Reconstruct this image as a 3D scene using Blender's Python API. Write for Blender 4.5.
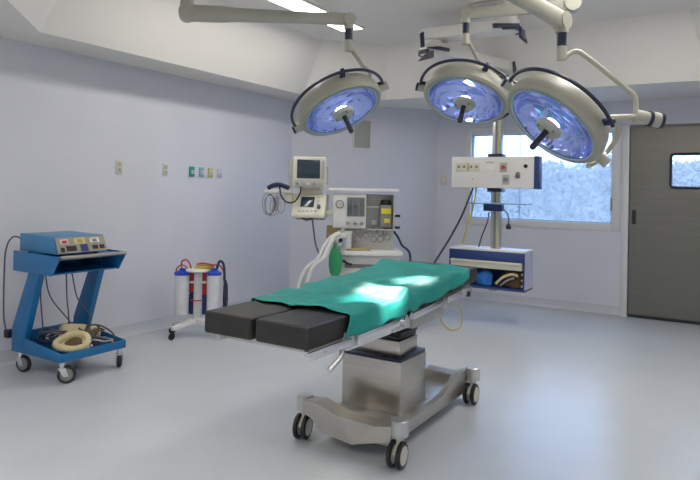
import bpy, bmesh, math, random
from mathutils import Vector, Matrix
random.seed(7)
for o in list(bpy.data.objects): bpy.data.objects.remove(o)
S = bpy.context.scene
COL = S.collection
V = Vector
# ------------------------------------------------------------------ camera
CAM = V((0, 0, 1.4076)); FPX, YAW, PIT, ROL, CY = 631.4687, .5452, -.0112, .0219, 182.06
FW = V((-math.sin(YAW)*math.cos(PIT), math.cos(YAW)*math.cos(PIT), -math.sin(PIT)))
RT0 = V((math.cos(YAW), math.sin(YAW), 0)); UP0 = RT0.cross(FW)
RT = RT0*math.cos(ROL) + UP0*math.sin(ROL); UP = -RT0*math.sin(ROL) + UP0*math.cos(ROL)
cd = bpy.data.cameras.new('camera'); cam = bpy.data.objects.new('camera', cd); COL.objects.link(cam)
cd.sensor_width = 36; cd.lens = FPX/700*36; cd.shift_y = (CY-240)/700; cd.clip_start = .05
m = Matrix((RT, UP, -FW)).transposed().to_4x4(); m.translation = CAM
cam.matrix_world = m
S.camera = cam
def ray(px, py): return FW + RT*((px-350)/FPX) + UP*((CY-py)/FPX)
def atD(px, py, t): return CAM + ray(px, py)*t
def atX(px, py, x): r = ray(px, py); return CAM + r*(x/r.x)
def atY(px, py, y): r = ray(px, py); return CAM + r*(y/r.y)
def atZ(px, py, z): r = ray(px, py); return CAM + r*((z-CAM.z)/r.z)
# ------------------------------------------------------------------ sky, exposure
w = bpy.data.worlds.new('sky'); S.world = w; w.use_nodes = True
bg = w.node_tree.nodes['Background']; bg.inputs[0].default_value = (.50, .71, 1, 1); bg.inputs[1].default_value = 11.0
S.view_settings.view_transform = 'Standard'; S.view_settings.look = 'None'
S.view_settings.exposure = .80; S.view_settings.gamma = 1; S.view_settings.use_curve_mapping = False
STRIP_POWER = 8.4      # emission of the two fluorescent ceiling strips and the added fill panels
SPOT_POWER = 225.0       # surgical lamps
# ------------------------------------------------------------------ materials
MATS = {}
def mat(name, col, rough=.5, metal=0., var=.06, scale=6., bump=0., bscale=40., emit=None, spec=.5, coat=0., stretch=None):
    if name in MATS: return MATS[name]
    m = bpy.data.materials.new(name); m.use_nodes = True; nt = m.node_tree; b = nt.nodes['Principled BSDF']
    b.inputs['Roughness'].default_value = rough; b.inputs['Metallic'].default_value = metal
    b.inputs['Specular IOR Level'].default_value = spec; b.inputs['Coat Weight'].default_value = coat
    tc = nt.nodes.new('ShaderNodeTexCoord'); mp = nt.nodes.new('ShaderNodeMapping')
    nt.links.new(tc.outputs['Object'], mp.inputs[0])
    if stretch: mp.inputs['Scale'].default_value = stretch
    n = nt.nodes.new('ShaderNodeTexNoise'); n.inputs['Scale'].default_value = scale; n.inputs['Detail'].default_value = 4
    nt.links.new(mp.outputs[0], n.inputs['Vector'])
    r = nt.nodes.new('ShaderNodeValToRGB')
    c = V(col); lo = [max(0, x*(1-var)) for x in c]; hi = [min(1, x*(1+var)) for x in c]
    r.color_ramp.elements[0].position = .3; r.color_ramp.elements[1].position = .7
    r.color_ramp.elements[0].color = (*lo, 1); r.color_ramp.elements[1].color = (*hi, 1)
    nt.links.new(n.outputs['Fac'], r.inputs[0]); nt.links.new(r.outputs[0], b.inputs['Base Color'])
    if bump:
        n2 = nt.nodes.new('ShaderNodeTexNoise'); n2.inputs['Scale'].default_value = bscale; n2.inputs['Detail'].default_value = 3
        nt.links.new(mp.outputs[0], n2.inputs['Vector'])
        bp = nt.nodes.new('ShaderNodeBump'); bp.inputs['Strength'].default_value = bump; bp.inputs['Distance'].default_value = .01
        nt.links.new(n2.outputs['Fac'], bp.inputs['Height']); nt.links.new(bp.outputs[0], b.inputs['Normal'])
    if emit:
        b.inputs['Emission Color'].default_value = (*emit[0], 1); b.inputs['Emission Strength'].default_value = emit[1]
    MATS[name] = m; return m
WALL = mat('wall_paint', (.645, .65, .705), .45, var=.02, scale=2)
CEIL = mat('ceiling_paint', (.82, .79, .745), .7, var=.015, scale=2)
FLOOR = mat('floor_vinyl', (.53, .555, .58), .28, var=.03, scale=3, bump=.02, bscale=5)
BASEB = mat('cove_vinyl', (.52, .54, .58), .35, var=.02)
FRAME = mat('frame_paint', (.66, .66, .66), .4, var=.02)
STEEL = mat('stainless', (.52, .495, .45), .32, 1, var=.06, scale=3, stretch=(1, 1, 22))
DOORM = mat('door_steel', (.19, .185, .165), .40, .8, var=.06, scale=2, stretch=(1, 1, 14))
CHROME = mat('chrome', (.70, .71, .72), .18, 1, var=.03)
ALU = mat('aluminium', (.55, .55, .54), .35, .8, var=.05)
GREYM = mat('grey_enamel', (.40, .40, .38), .4, .3, var=.04)
BLACK = mat('black_rubber', (.012, .013, .016), .45, var=.2)
PAD = mat('black_vinyl_pad', (.013, .012, .011), .5, var=.15, scale=30, bump=.15, bscale=120)
NAVY = mat('navy_plastic', (.012, .018, .05), .35, var=.1)
NAVYP = mat('navy_panel', (.015, .04, .16), .4, var=.06)
BLUE = mat('blue_enamel', (.010, .145, .36), .38, var=.08, scale=4)
BLUEL = mat('blue_enamel_light', (.04, .20, .40), .4, var=.08, scale=4)
CREAM = mat('cream_enamel', (.62, .60, .50), .4, var=.03)
IVORY = mat('ivory_plastic', (.64, .62, .52), .45, var=.03)
LAMPH = mat('lamp_arm_enamel', (.43, .42, .355), .4, var=.03)
HOUS = mat('lamp_housing', (.345, .335, .28), .42, var=.03)
ARMG = mat('arm_grey', (.30, .32, .30), .42, var=.03)
WHITE = mat('white_plastic', (.72, .72, .70), .45, var=.03)
PANELW = mat('white_panel', (.70, .69, .66), .45, var=.02)
DARKSCR = mat('dark_screen', (.025, .045, .065), .15, var=.15)
LGREY = mat('light_grey_panel', (.42, .42, .40), .45, var=.04)
MGREY = mat('mid_grey', (.22, .22, .22), .5, var=.06)
YELLOW = mat('yellow_label', (.75, .62, .04), .5, var=.05)
RED = mat('red_plastic', (.52, .03, .03), .4, var=.15)
LIDB = mat('blue_lid', (.02, .07, .55), .4, var=.08)
CANW = mat('canister_plastic', (.70, .71, .74), .3, var=.05, scale=20)
GREENB = mat('green_rubber', (.03, .33, .13), .5, var=.1, scale=15)
WOOD = mat('brown_board', (.40, .30, .14), .5, var=.15, scale=15)
HOSEW = mat('hose_white', (.66, .67, .66), .5, var=.03)
CABLE = mat('cable_grey', (.08, .08, .10), .5, var=.1)
CABLEL = mat('cable_light', (.34, .35, .38), .5, var=.1)
CORDB = mat('cord_navy', (.02, .025, .07), .5, var=.1)
CORDY = mat('cord_yellow', (.55, .47, .08), .5, var=.1)
PEDAL = mat('cream_pedal', (.60, .52, .30), .5, var=.12, scale=14)
BROWNB = mat('brown_bag', (.10, .06, .02), .6, var=.4, scale=14)
BLUEB = mat('blue_wrap', (.02, .15, .50), .6, var=.2, scale=25, bump=.4)
TEALG = mat('teal_enamel', (.02, .27, .24), .4, var=.05)
PALEB = mat('pale_blue_plate', (.25, .40, .52), .4, var=.05)
PALEY = mat('pale_yellow_plate', (.55, .53, .20), .4, var=.05)
LAV = mat('lavender_plate', (.50, .50, .66), .4, var=.05)
ELECY = mat('electrode_tan', (.45, .28, .10), .5, var=.2, scale=20)
BRONZE = mat('bronze_panel', (.34, .31, .25), .4, .4, var=.08)
MAUVE = mat('flap_lit_mauve', (.10, .08, .11), .35, var=.1)  # light on the flap's facing side, put into the colour
BARK = mat('bark', (.30, .28, .26), .9, var=.2)
LEAF = mat('leaf', (.155, .145, .128), .8, var=.05, scale=3)
GRASS = mat('grass', (.15, .14, .12), .9, var=.2)
# cloth
CLOTH = mat('green_drape', (.003, .255, .215), .62, var=.10, scale=5, bump=.35, bscale=14)
# reflector: bluish faceted mirror
def reflector_mat():
    m = mat('reflector_mirror', (.38, .46, .84), .10, .95, var=.12, scale=9)
    nt = m.node_tree; b = nt.nodes['Principled BSDF']
    tc = nt.nodes.new('ShaderNodeTexCoord'); vo = nt.nodes.new('ShaderNodeTexVoronoi'); vo.inputs['Scale'].default_value = 9
    nt.links.new(tc.outputs['Object'], vo.inputs['Vector'])
    bp = nt.nodes.new('ShaderNodeBump'); bp.inputs['Strength'].default_value = .8; bp.inputs['Distance'].default_value = .03
    nt.links.new(vo.outputs['Distance'], bp.inputs['Height']); nt.links.new(bp.outputs[0], b.inputs['Normal'])
    return m
REFL = reflector_mat()
def glass_mat(name, tint, haze, hcol, rough=0.05):
    m = bpy.data.materials.new(name); m.use_nodes = True; nt = m.node_tree; nt.nodes.remove(nt.nodes['Principled BSDF'])
    out = nt.nodes['Material Output']
    t = nt.nodes.new('ShaderNodeBsdfTransparent'); t.inputs[0].default_value = (*tint, 1)
    d = nt.nodes.new('ShaderNodeBsdfTranslucent'); d.inputs[0].default_value = (*hcol, 1)
    g = nt.nodes.new('ShaderNodeBsdfGlossy'); g.inputs['Roughness'].default_value = rough
    no = nt.nodes.new('ShaderNodeTexNoise'); no.inputs['Scale'].default_value = 9
    ma = nt.nodes.new('ShaderNodeMath'); ma.operation = 'MULTIPLY'; ma.inputs[1].default_value = 2*haze
    nt.links.new(no.outputs['Fac'], ma.inputs[0])
    a = nt.nodes.new('ShaderNodeMixShader'); nt.links.new(ma.outputs[0], a.inputs[0]); nt.links.new(t.outputs[0], a.inputs[1]); nt.links.new(d.outputs[0], a.inputs[2])
    b = nt.nodes.new('ShaderNodeMixShader'); b.inputs[0].default_value = .06
    nt.links.new(a.outputs[0], b.inputs[1]); nt.links.new(g.outputs[0], b.inputs[2]); nt.links.new(b.outputs[0], out.inputs[0])
    return m
WGLASS = glass_mat('window_glass', (.62, .65, .72), .40, (.19, .20, .215))
LGLASS = glass_mat('lamp_glass', (.93, .95, 1), .04, (.9, .92, 1))
CANGL = glass_mat('canister_clear', (.85, .88, .92), .35, (.8, .82, .86), .2)
TUBEGL = glass_mat('flow_glass', (.75, .80, .82), .2, (.7, .75, .8))
STRIP = mat('fluorescent_diffuser', (.9, .9, .9), .5, emit=((1, .965, .90), STRIP_POWER))
BULB = mat('lamp_bulb', (.9, .9, .9), .5, emit=((.92, .95, 1), 22))
# ------------------------------------------------------------------ mesh helpers
WLOC = {}
class MB:
    def __init__(s, M=None): s.bm = bmesh.new(); s.M = M or Matrix()
    def _x(s, vs, M):
        M = s.M @ M
        for v in vs: v.co = M @ v.co
        return s
    def box(s, a, b, bev=0, R=None):
        a, b = V(a), V(b); c = (a+b)/2
        d = V((abs(b.x-a.x), abs(b.y-a.y), abs(b.z-a.z)))
        t = bmesh.new(); bmesh.ops.create_cube(t, size=1)
        for v in t.verts: v.co = V((v.co.x*d.x, v.co.y*d.y, v.co.z*d.z))
        if bev: bmesh.ops.bevel(t, geom=t.edges[:], offset=min(bev, min(d)*.45), segments=2, affect='EDGES', profile=.5)
        return s.join(t, Matrix.Translation(c) @ (R.to_4x4() if R else Matrix()))
    def join(s, t, M=Matrix()):
        off = {}
        for v in t.verts: off[v] = s.bm.verts.new(s.M @ (M @ v.co))
        for f in t.faces:
            try: s.bm.faces.new([off[v] for v in f.verts])
            except ValueError: pass
        t.free(); return s
    def cyl(s, p, q, r, r2=None, seg=16, caps=True):
        p, q = V(p), V(q); r2 = r if r2 is None else r2; d = q-p
        t = bmesh.new(); bmesh.ops.create_cone(t, cap_ends=caps, segments=seg, radius1=r, radius2=r2, depth=d.length)
        return s.join(t, Matrix.Translation((p+q)/2) @ d.to_track_quat('Z', 'Y').to_matrix().to_4x4())
    def ball(s, c, r, sub=2, sc=(1, 1, 1)):
        t = bmesh.new(); bmesh.ops.create_icosphere(t, subdivisions=sub, radius=r)
        for v in t.verts: v.co = V((v.co.x*sc[0], v.co.y*sc[1], v.co.z*sc[2]))
        return s.join(t, Matrix.Translation(V(c)))
    def lathe(s, prof, M=Matrix(), seg=32, a0=0, a1=2*math.pi):
        t = bmesh.new(); full = abs(a1-a0-2*math.pi) < 1e-6; n = seg if full else seg+1; rings = []
        for r, z in prof:
            if r < 1e-6: rings.append([t.verts.new((0, 0, z))]); continue
            rings.append([t.verts.new((r*math.cos(a0+(a1-a0)*i/seg), r*math.sin(a0+(a1-a0)*i/seg), z)) for i in range(n)])
        for A, B in zip(rings, rings[1:]):
            for i in range(seg):
                j = (i+1) % n
                if len(A) == 1 and len(B) == 1: continue
                if len(A) == 1: t.faces.new((A[0], B[i], B[j]))
                elif len(B) == 1: t.faces.new((A[i], A[j], B[0]))
                else: t.faces.new((A[i], A[j], B[j], B[i]))
        return s.join(t, M)
    def tube(s, pts, r, seg=8, smooth=6, ring=None, closed=False):
        pts = [V(p) for p in pts]
        if smooth and len(pts) > 2:
            P = ([pts[-1]]+pts+[pts[0], pts[1]]) if closed else ([2*pts[0]-pts[1]]+pts+[2*pts[-1]-pts[-2]])
            out = []
            for i in range(1, len(P)-2):
                a, b, c, d = P[i-1:i+3]
                for k in range(smooth):
                    u = k/smooth
                    out.append(.5*((2*b)+(c-a)*u+(2*a-5*b+4*c-d)*u*u+(3*b-a-3*c+d)*u**3))
            if not closed: out.append(pts[-1])
            pts = out
        t = bmesh.new(); rings = []; n = len(pts); ref = None
        for i, p in enumerate(pts):
            d = (pts[(i+1) % n]-pts[i-1]) if closed else (pts[min(i+1, n-1)]-pts[max(i-1, 0)])
            d = d.normalized() if d.length > 1e-9 else V((0, 0, 1))
            if ref is None: ref = d.orthogonal()
            ref = (ref-d*ref.dot(d)); ref = ref.normalized() if ref.length > 1e-6 else d.orthogonal().normalized()
            bi = d.cross(ref); rr = r
            if ring: rr = r*(1+ring*(1 if i % 2 else -1))
            rings.append([t.verts.new(p+(ref*math.cos(2*math.pi*k/seg)+bi*math.sin(2*math.pi*k/seg))*rr) for k in range(seg)])
        for i in range(n if closed else n-1):
            A, B = rings[i], rings[(i+1) % n]
            for k in range(seg): t.faces.new((A[k], A[(k+1) % seg], B[(k+1) % seg], B[k]))
        if not closed: t.faces.new(rings[0][::-1]); t.faces.new(rings[-1])
        return s.join(t)
    def prism(s, poly, d, bev=0):
        """poly: 3-D points of a planar outline, swept by vector d"""
        d = V(d); t = bmesh.new(); a = [t.verts.new(V(p)) for p in poly]; b = [t.verts.new(V(p)+d) for p in poly]; n = len(poly)
        t.faces.new(a[::-1]); t.faces.new(b)
        for i in range(n): t.faces.new((a[i], a[(i+1) % n], b[(i+1) % n], b[i]))
        bmesh.ops.recalc_face_normals(t, faces=t.faces)
        if bev: bmesh.ops.bevel(t, geom=t.edges[:], offset=bev, segments=2, affect='EDGES', profile=.5)
        return s.join(t)
    def face(s, pts): s.bm.faces.new([s.bm.verts.new(s.M @ V(p)) for p in pts]); return s
    def build(s, name, material, parent=None, smooth=None, label=None, kind=None):
        bm = s.bm; bmesh.ops.recalc_face_normals(bm, faces=bm.faces)
        lo = V((min(v.co[i] for v in bm.verts) for i in range(3))); hi = V((max(v.co[i] for v in bm.verts) for i in range(3)))
        c = V(((lo.x+hi.x)/2, (lo.y+hi.y)/2, lo.z))
        for v in bm.verts: v.co -= c
        me = bpy.data.meshes.new(name); bm.to_mesh(me); bm.free()
        me.materials.append(material)
        if smooth is None or smooth:
            me.polygons.foreach_set('use_smooth', [True]*len(me.polygons)); 
            try: me.set_sharp_from_angle(angle=math.radians(smooth or 35))
            except Exception: pass
        o = bpy.data.objects.new(name, me); COL.objects.link(o); WLOC[o] = c
        if parent: o.parent = parent; o.location = c-WLOC[parent]
        else: o.location = c
        if label: o['label'] = label
        if kind: o['kind'] = kind
        return o
def tag(o, label, cat, group=None):
    o['label'] = label; o['category'] = cat
    if group: o['group'] = group
    return o
def thing(name, loc, label, cat, group=None):
    o = bpy.data.objects.new(name, None); o.empty_display_size = .1; COL.objects.link(o); o.location = V(loc); WLOC[o] = V(loc)
    return tag(o, label, cat, group)
def struct(o): o['kind'] = 'structure'; return o
def bx(name, a, b, m, parent=None, bev=0, **k): return MB().box(a, b, bev).build(name, m, parent, **k)
def frame_to(p, n):                       # matrix with local z along n
    return Matrix.Translation(V(p)) @ V(n).to_track_quat('Z', 'Y').to_matrix().to_4x4()
# ------------------------------------------------------------------ room shell
XL, YB, XR, YF, ZS, ZC = -4.784, 7.945, .95, -1.0, 2.506, 3.10
CL, CB = V((XL, 6.455, 0)), V((-3.435, YB, 0))        # chamfered corner
struct(MB().box((XL-.3, YF-.2, -.1), (XR+.2, YB+.16, 0)).build('floor', FLOOR))
struct(MB().box((XL-.15, YF, 0), (XL, CL.y+.06, ZS+.05)).build('wall_left', WALL))
dn = (CB-CL).normalized(); nn = V((-dn.y, dn.x, 0))
struct(MB().prism([CL, CB, CB+nn*.15, CL+nn*.15], (0, 0, ZS+.05)).build('wall_corner', WALL))
WX0, WX1, WZ0, WZ1 = -3.00, -1.165, 1.02, 2.205        # window opening
DX0, DX1, DZ = -1.03, .27, 2.2
wb = MB()
for a, b in (((CB.x-.1, 0), (WX0, ZS+.05)), ((WX0, 0), (WX1, WZ0)), ((WX0, WZ1), (WX1, ZS+.05)), ((WX1, 0), (DX0, ZS+.05)), ((DX0, DZ), (DX1, ZS+.05)), ((DX1, 0), (XR, ZS+.05))):
    wb.box((a[0], YB, a[1]), (b[0], YB+.15, b[1]))
struct(wb.build('wall_back', WALL))
struct(MB().box((XR, YF, 0), (XR+.15, YB+.15, ZS+.05)).build('wall_right', WALL))
struct(MB().box((XL-.15, YF-.15, 0), (XR+.15, YF, ZS+.05)).build('wall_front', WALL))
# cove baseboards
def cove(name, p, q, inward):
    p, q, n = V(p), V(q), V(inward); prof = [(0, .11), (.006, .11), (.008, .045), (.022, .016), (.05, .002), (0, .0)]
    struct(MB().prism([p+n*a+V((0, 0, z)) for a, z in prof], q-p).build(name, BASEB))
cove('baseboard_left', (XL, YF, 0), CL, (1, 0, 0))
cove('baseboard_corner', CL, CB, -nn)
cove('baseboard_back', CB, (DX0-.07, YB, 0), (0, -1, 0))
# ceiling: low soffit with an eight-sided tray
L_, R_, F_, B_, c_ = -4.34, .5, 2.02, 6.79, .72
octo = [(L_, F_+c_), (L_+c_, F_), (R_-c_, F_), (R_, F_+c_), (R_, B_-c_), (R_-c_, B_), (L_+c_, B_), (L_, B_-c_)]
i_ = .32; k_ = i_*.4142
octi = [(L_+i_, F_+c_+k_), (L_+c_+k_, F_+i_), (R_-c_-k_, F_+i_), (R_-i_, F_+c_+k_), (R_-i_, B_-c_-k_), (R_-c_-k_, B_-i_), (L_+c_+k_, B_-i_), (L_+i_, B_-c_-k_)]
bm = bmesh.new()
outer = [bm.verts.new((x, y, ZS)) for x, y in ((XL-.1, YF-.1), (XR+.1, YF-.1), (XR+.1, YB+.1), (CB.x-.05, YB+.1), (XL-.1, CL.y+.05))]
inner = [bm.verts.new((x, y, ZS)) for x, y in octo]
ed = [bm.edges.new((l[i], l[(i+1) % len(l)])) for l in (outer, inner) for i in range(len(l))]
bmesh.ops.triangle_fill(bm, edges=ed, use_beauty=True)
lid = [bm.verts.new((x, y, ZS+.06)) for x, y in octo]
up = MB(); up.bm.free(); up.bm = bm
top = [bm.verts.new((x, y, ZC)) for x, y in octi]
for i in range(8):
    j = (i+1) % 8; bm.faces.new((inner[i], inner[j], top[j], top[i]))
bmesh.ops.delete(bm, geom=lid, context='VERTS')
bm.faces.new(top)
struct(up.build('ceiling', CEIL, smooth=0))
# roof slab above, closes the plenum
struct(MB().box((XL-.2, YF-.2, ZC+.12), (XR+.2, YB+.2, ZC+.2)).build('ceiling_slab', CEIL))
# fluorescent strips in the tray, and unseen fill panels added in the camera-side soffit
def strip(x0, x1, y0, y1, z, lab, m_):
    t = thing('ceiling_light', ((x0+x1)/2, (y0+y1)/2, z-.03), lab, 'ceiling light'); f = MB()
    f.box((x0-.02, y0-.02, z-.03), (x0, y1+.02, z-.002)).box((x1, y0-.02, z-.03), (x1+.02, y1+.02, z-.002)).box((x0, y0-.02, z-.03), (x1, y0, z-.002)).box((x0, y1, z-.03), (x1, y1+.02, z-.002))
    f.build('frame', CEIL, t); bx('diffuser', (x0, y0, z-.024), (x1, y1, z-.012), m_, t)
strip(-3.55, -3.30, 3.17, 5.63, ZC, 'long white fluorescent ceiling light above the left wall side of the tray', STRIP)
strip(-.70, -.29, 3.17, 5.63, ZC, 'wide white fluorescent ceiling light on the door side of the tray', STRIP)
strip(-3.7, -1.5, .35, .75, ZS, 'added white fill light panel, out of view in the low soffit nearest the left wall', STRIP)
strip(-1.1, .5, .35, .75, ZS, 'added white fill light panel, out of view in the low soffit opposite the sliding door', STRIP)
# window
win = MB()
yo = YB-.018
win.box((WX0-.04, yo, WZ0-.04), (WX0+.05, YB+.12, WZ1+.04), .006).box((WX1-.05, yo, WZ0-.04), (WX1+.04, YB+.12, WZ1+.04), .006)
win.box((WX0+.05, yo, WZ0-.04), (WX1-.05, YB+.12, WZ0+.05), .006).box((WX0+.05, yo, WZ1-.05), (WX1-.05, YB+.12, WZ1+.04), .006)
window = struct(win.build('window_1', FRAME))
xm = -2.32
bx('pane', (WX0+.05, YB+.05, WZ0+.05), (xm+.008, YB+.056, WZ1-.05), WGLASS, window)
bx('pane', (xm-.008, YB+.07, WZ0+.05), (WX1-.05, YB+.076, WZ1-.05), WGLASS, window)
gk = MB()
for a, b in (((WX0+.05, WZ0+.05), (WX0+.062, WZ1-.05)), ((WX1-.062, WZ0+.05), (WX1-.05, WZ1-.05)), ((WX0+.062, WZ0+.05), (WX1-.062, WZ0+.062)), ((WX0+.062, WZ1-.062), (WX1-.062, WZ1-.05))):
    gk.box((a[0], YB+.02, a[1]), (b[0], YB+.06, b[1]))
gk.build('gasket', PALEB, window)
bx('latch', (WX1-.062, YB-.03, 1.22), (WX1-.042, YB-.012, 1.37), MGREY, window, .005)
# sliding door
GX0, GX1, GZ0, GZ1 = -.605, -.10, 1.50, 1.885
d = MB(); yd0, yd1 = YB+.012, YB+.06
d.box((DX0+.005, yd0, .035), (GX0, yd1, DZ)).box((GX1, yd0, .035), (DX1, yd1, DZ)).box((GX0, yd0, .035), (GX1, yd1, GZ0)).box((GX0, yd0, GZ1), (GX1, yd1, DZ))
door = struct(d.build('door_1', DOORM))
def rrect(x0, x1, z0, z1, r, y, n=5):
    return [(cx+r*math.cos(a0+math.pi/2*k/n), y, cz+r*math.sin(a0+math.pi/2*k/n)) for cx, cz, a0 in ((x1-r, z1-r, 0), (x0+r, z1-r, math.pi/2), (x0+r, z0+r, math.pi), (x1-r, z0+r, 1.5*math.pi)) for k in range(n+1)]
MB().tube(rrect(GX0+.004, GX1-.004, GZ0+.004, GZ1-.004, .035, YB+.012), .016, 8, 0, closed=True).build('window_gasket', BLACK, door)
bx('pane', (GX0, YB+.03, GZ0), (GX1, YB+.036, GZ1), WGLASS, door)
bx('handle', (-.995, YB-.008, 1.075), (-.955, YB+.014, 1.24), BLACK, door, .008, label='black recessed pull handle')
bx('bottom_gap_shade', (DX0+.005, yd0-.004, .0), (DX1, yd1, .035), BLACK, door)  # black strip stands in for the shade of the gap under the door
j = MB().box((DX0-.075, YB-.02, 0), (DX0, YB+.14, DZ+.02), .006); struct(j.build('trim_1', FRAME))
struct(MB().box((DX0, YB-.012, DZ), (DX1, YB+.02, DZ+.02)).build('trim_2', MGREY))
# air vent on the corner wall
P = lambda s, z, o=0: CL+dn*s-nn*o+V((0, 0, z))
def chbox(mb, s0, s1, z0, z1, o0, o1): return mb.prism([P(s0, z0, o0), P(s1, z0, o0), P(s1, z1, o0), P(s0, z1, o0)], -nn*(o1-o0))
s0, s1, vz0, vz1 = .815, 1.035, 1.95, 2.31
vent = thing('air_vent', P((s0+s1)/2, vz0, .0), 'white framed air vent with grey louvres on the corner wall', 'air vent')
f = MB(); chbox(f, s0-.02, s0, vz0-.02, vz1+.02, .001, .02); chbox(f, s1, s1+.02, vz0-.02, vz1+.02, .001, .02); chbox(f, s0, s1, vz0-.02, vz0, .001, .02); chbox(f, s0, s1, vz1, vz1+.02, .001, .02)
f.build('frame', WHITE, vent); g = MB(); chbox(g, s0, s1, vz0, vz1, .001, .004); g.build('backing', LGREY, vent)
for k in range(16):
    z = vz0+.011+k*(vz1-vz0)/16; g = MB(); chbox(g, s0+.001, s1-.001, z, z+.012, .005, .014); g.build('slat', LGREY, vent)
# wall outlets
def outlet(y, z, m, lab, wd=.06, h=.12, style=0):
    t = thing('gas_outlet' if style else 'wall_socket', (XL, y, z-h/2), lab, 'gas outlet' if style else 'wall socket')
    MB().box((XL+.001, y-wd/2, z-h/2), (XL+.012, y+wd/2, z+h/2), .004).build('plate', m, t)
    if style:
        MB().cyl((XL+.012, y, z-.005), (XL+.03, y, z-.005), .019, seg=16).build('port', WHITE if style == 1 else LGREY, t)
        MB().cyl((XL+.03, y, z-.005), (XL+.033, y, z-.005), .009, seg=12).build('port_hole', MGREY, t)
    else:
        for dz in (-.027, .027):
            MB().box((XL+.012, y-.017, z+dz-.018), (XL+.016, y+.017, z+dz+.018), .003).build('socket', LGREY, t)
outlet(3.825, 1.563, IVORY, 'ivory wall socket plate farthest from the coloured gas outlets', .07, .13)
outlet(4.37, 1.560, IVORY, 'ivory wall socket plate beside the green gas outlet', .065, .12)
outlet(4.726, 1.553, TEALG, 'dark green medical gas outlet on the left wall', .075, .105, 1)
outlet(4.863, 1.552, PALEB, 'pale blue medical gas outlet between green and yellow ones', .07, .10, 1)
outlet(4.997, 1.550, PALEY, 'pale yellow medical gas outlet on the left wall', .07, .10, 1)
outlet(5.135, 1.549, LAV, 'pale lavender medical gas outlet next to the yellow one', .07, .10, 1)
t = thing('light_switch', (-3.336, YB, 1.50), 'ivory light switch plate on wall beside the window', 'light switch')
bx('plate', (-3.382, YB-.012, 1.49), (-3.292, YB-.001, 1.625), IVORY, t, .004); bx('rocker', (-3.35, YB-.018, 1.53), (-3.322, YB-.012, 1.58), WHITE, t, .002)
# ------------------------------------------------------------------ outside the window
gr = MB().box((-22, YB+.4, -1.2), (14, 45, -1.0)).build('ground', GRASS); struct(gr)
def tree(x, y, h, rad, lab):
    t = thing('tree', (x, y, -1.0), lab, 'tree', 'trees outside the window')
    tr = MB().tube([(x, y, -1.0), (x+.1, y, h*.35-1), (x-.05, y, h*.7-1)], .14, 8, 4)
    for k in range(5):
        a = k*1.3; z = h*(.4+.07*k)-1; tr.tube([(x, y, z), (x+math.cos(a)*rad*.4, y+math.sin(a)*rad*.4, z+.5), (x+math.cos(a)*rad*.7, y+math.sin(a)*rad*.7, z+.8)], .05, 6, 3)
    tr.build('trunk', BARK, t)
    bm = MB(); rnd = random.Random(int(x*37+y*11))
    cl = [(V((rnd.uniform(-.6, .6)*rad, rnd.uniform(-.6, .6)*rad, h*(.14+.74*rnd.random())-1)), rad*rnd.uniform(.28, .42)) for _ in range(44)]
    for c, r in cl:
        for _ in range(150):
            dd = V((rnd.gauss(0, 1), rnd.gauss(0, 1), rnd.gauss(0, 1))).normalized()*r*rnd.uniform(.55, 1)
            p = V((x, y, 0))+c+dd; a = V((rnd.gauss(0, 1), rnd.gauss(0, 1), rnd.gauss(0, 1))).normalized(); b = a.orthogonal().normalized(); e = rnd.uniform(.05, .11)
            bm.face([p+a*e, p+b*e*.6, p-a*e, p-b*e*.6])
    bm.build('foliage', LEAF, t, smooth=0, kind='stuff')
for x, y, h, r, lab in ((-7.4, 18.4, 3.8, .95, 'leafy tree behind the wall end of the window'), (-5.6, 15.2, 3.15, .85, 'low leafy tree behind the window pane nearest the wall'), (-4.6, 18.3, 3.5, .9, 'leafy tree behind the middle of the window'), (-3.2, 15.0, 3.2, .95, 'low leafy tree behind the door end of the window'), (-2.3, 18.0, 3.6, 1.0, 'tall leafy tree between window and door views'), (-.9, 15.2, 3.3, .9, 'low leafy tree seen through the door glass'), (-6.3, 21.5, 3.7, 1.1, 'leafy tree standing farthest from the building'), (.3, 18.6, 3.9, .95, 'tall leafy tree beyond the sliding door'), (-4.1, 21.6, 3.6, 1.1, 'round leafy tree far behind the socket panel'), (-1.6, 21.8, 3.8, 1.1, 'round leafy tree far behind the door frame'), (-8.8, 21.5, 4.0, 1.1, 'round leafy tree far behind the window edge')):
    tree(x, y, h, r, lab)

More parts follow.
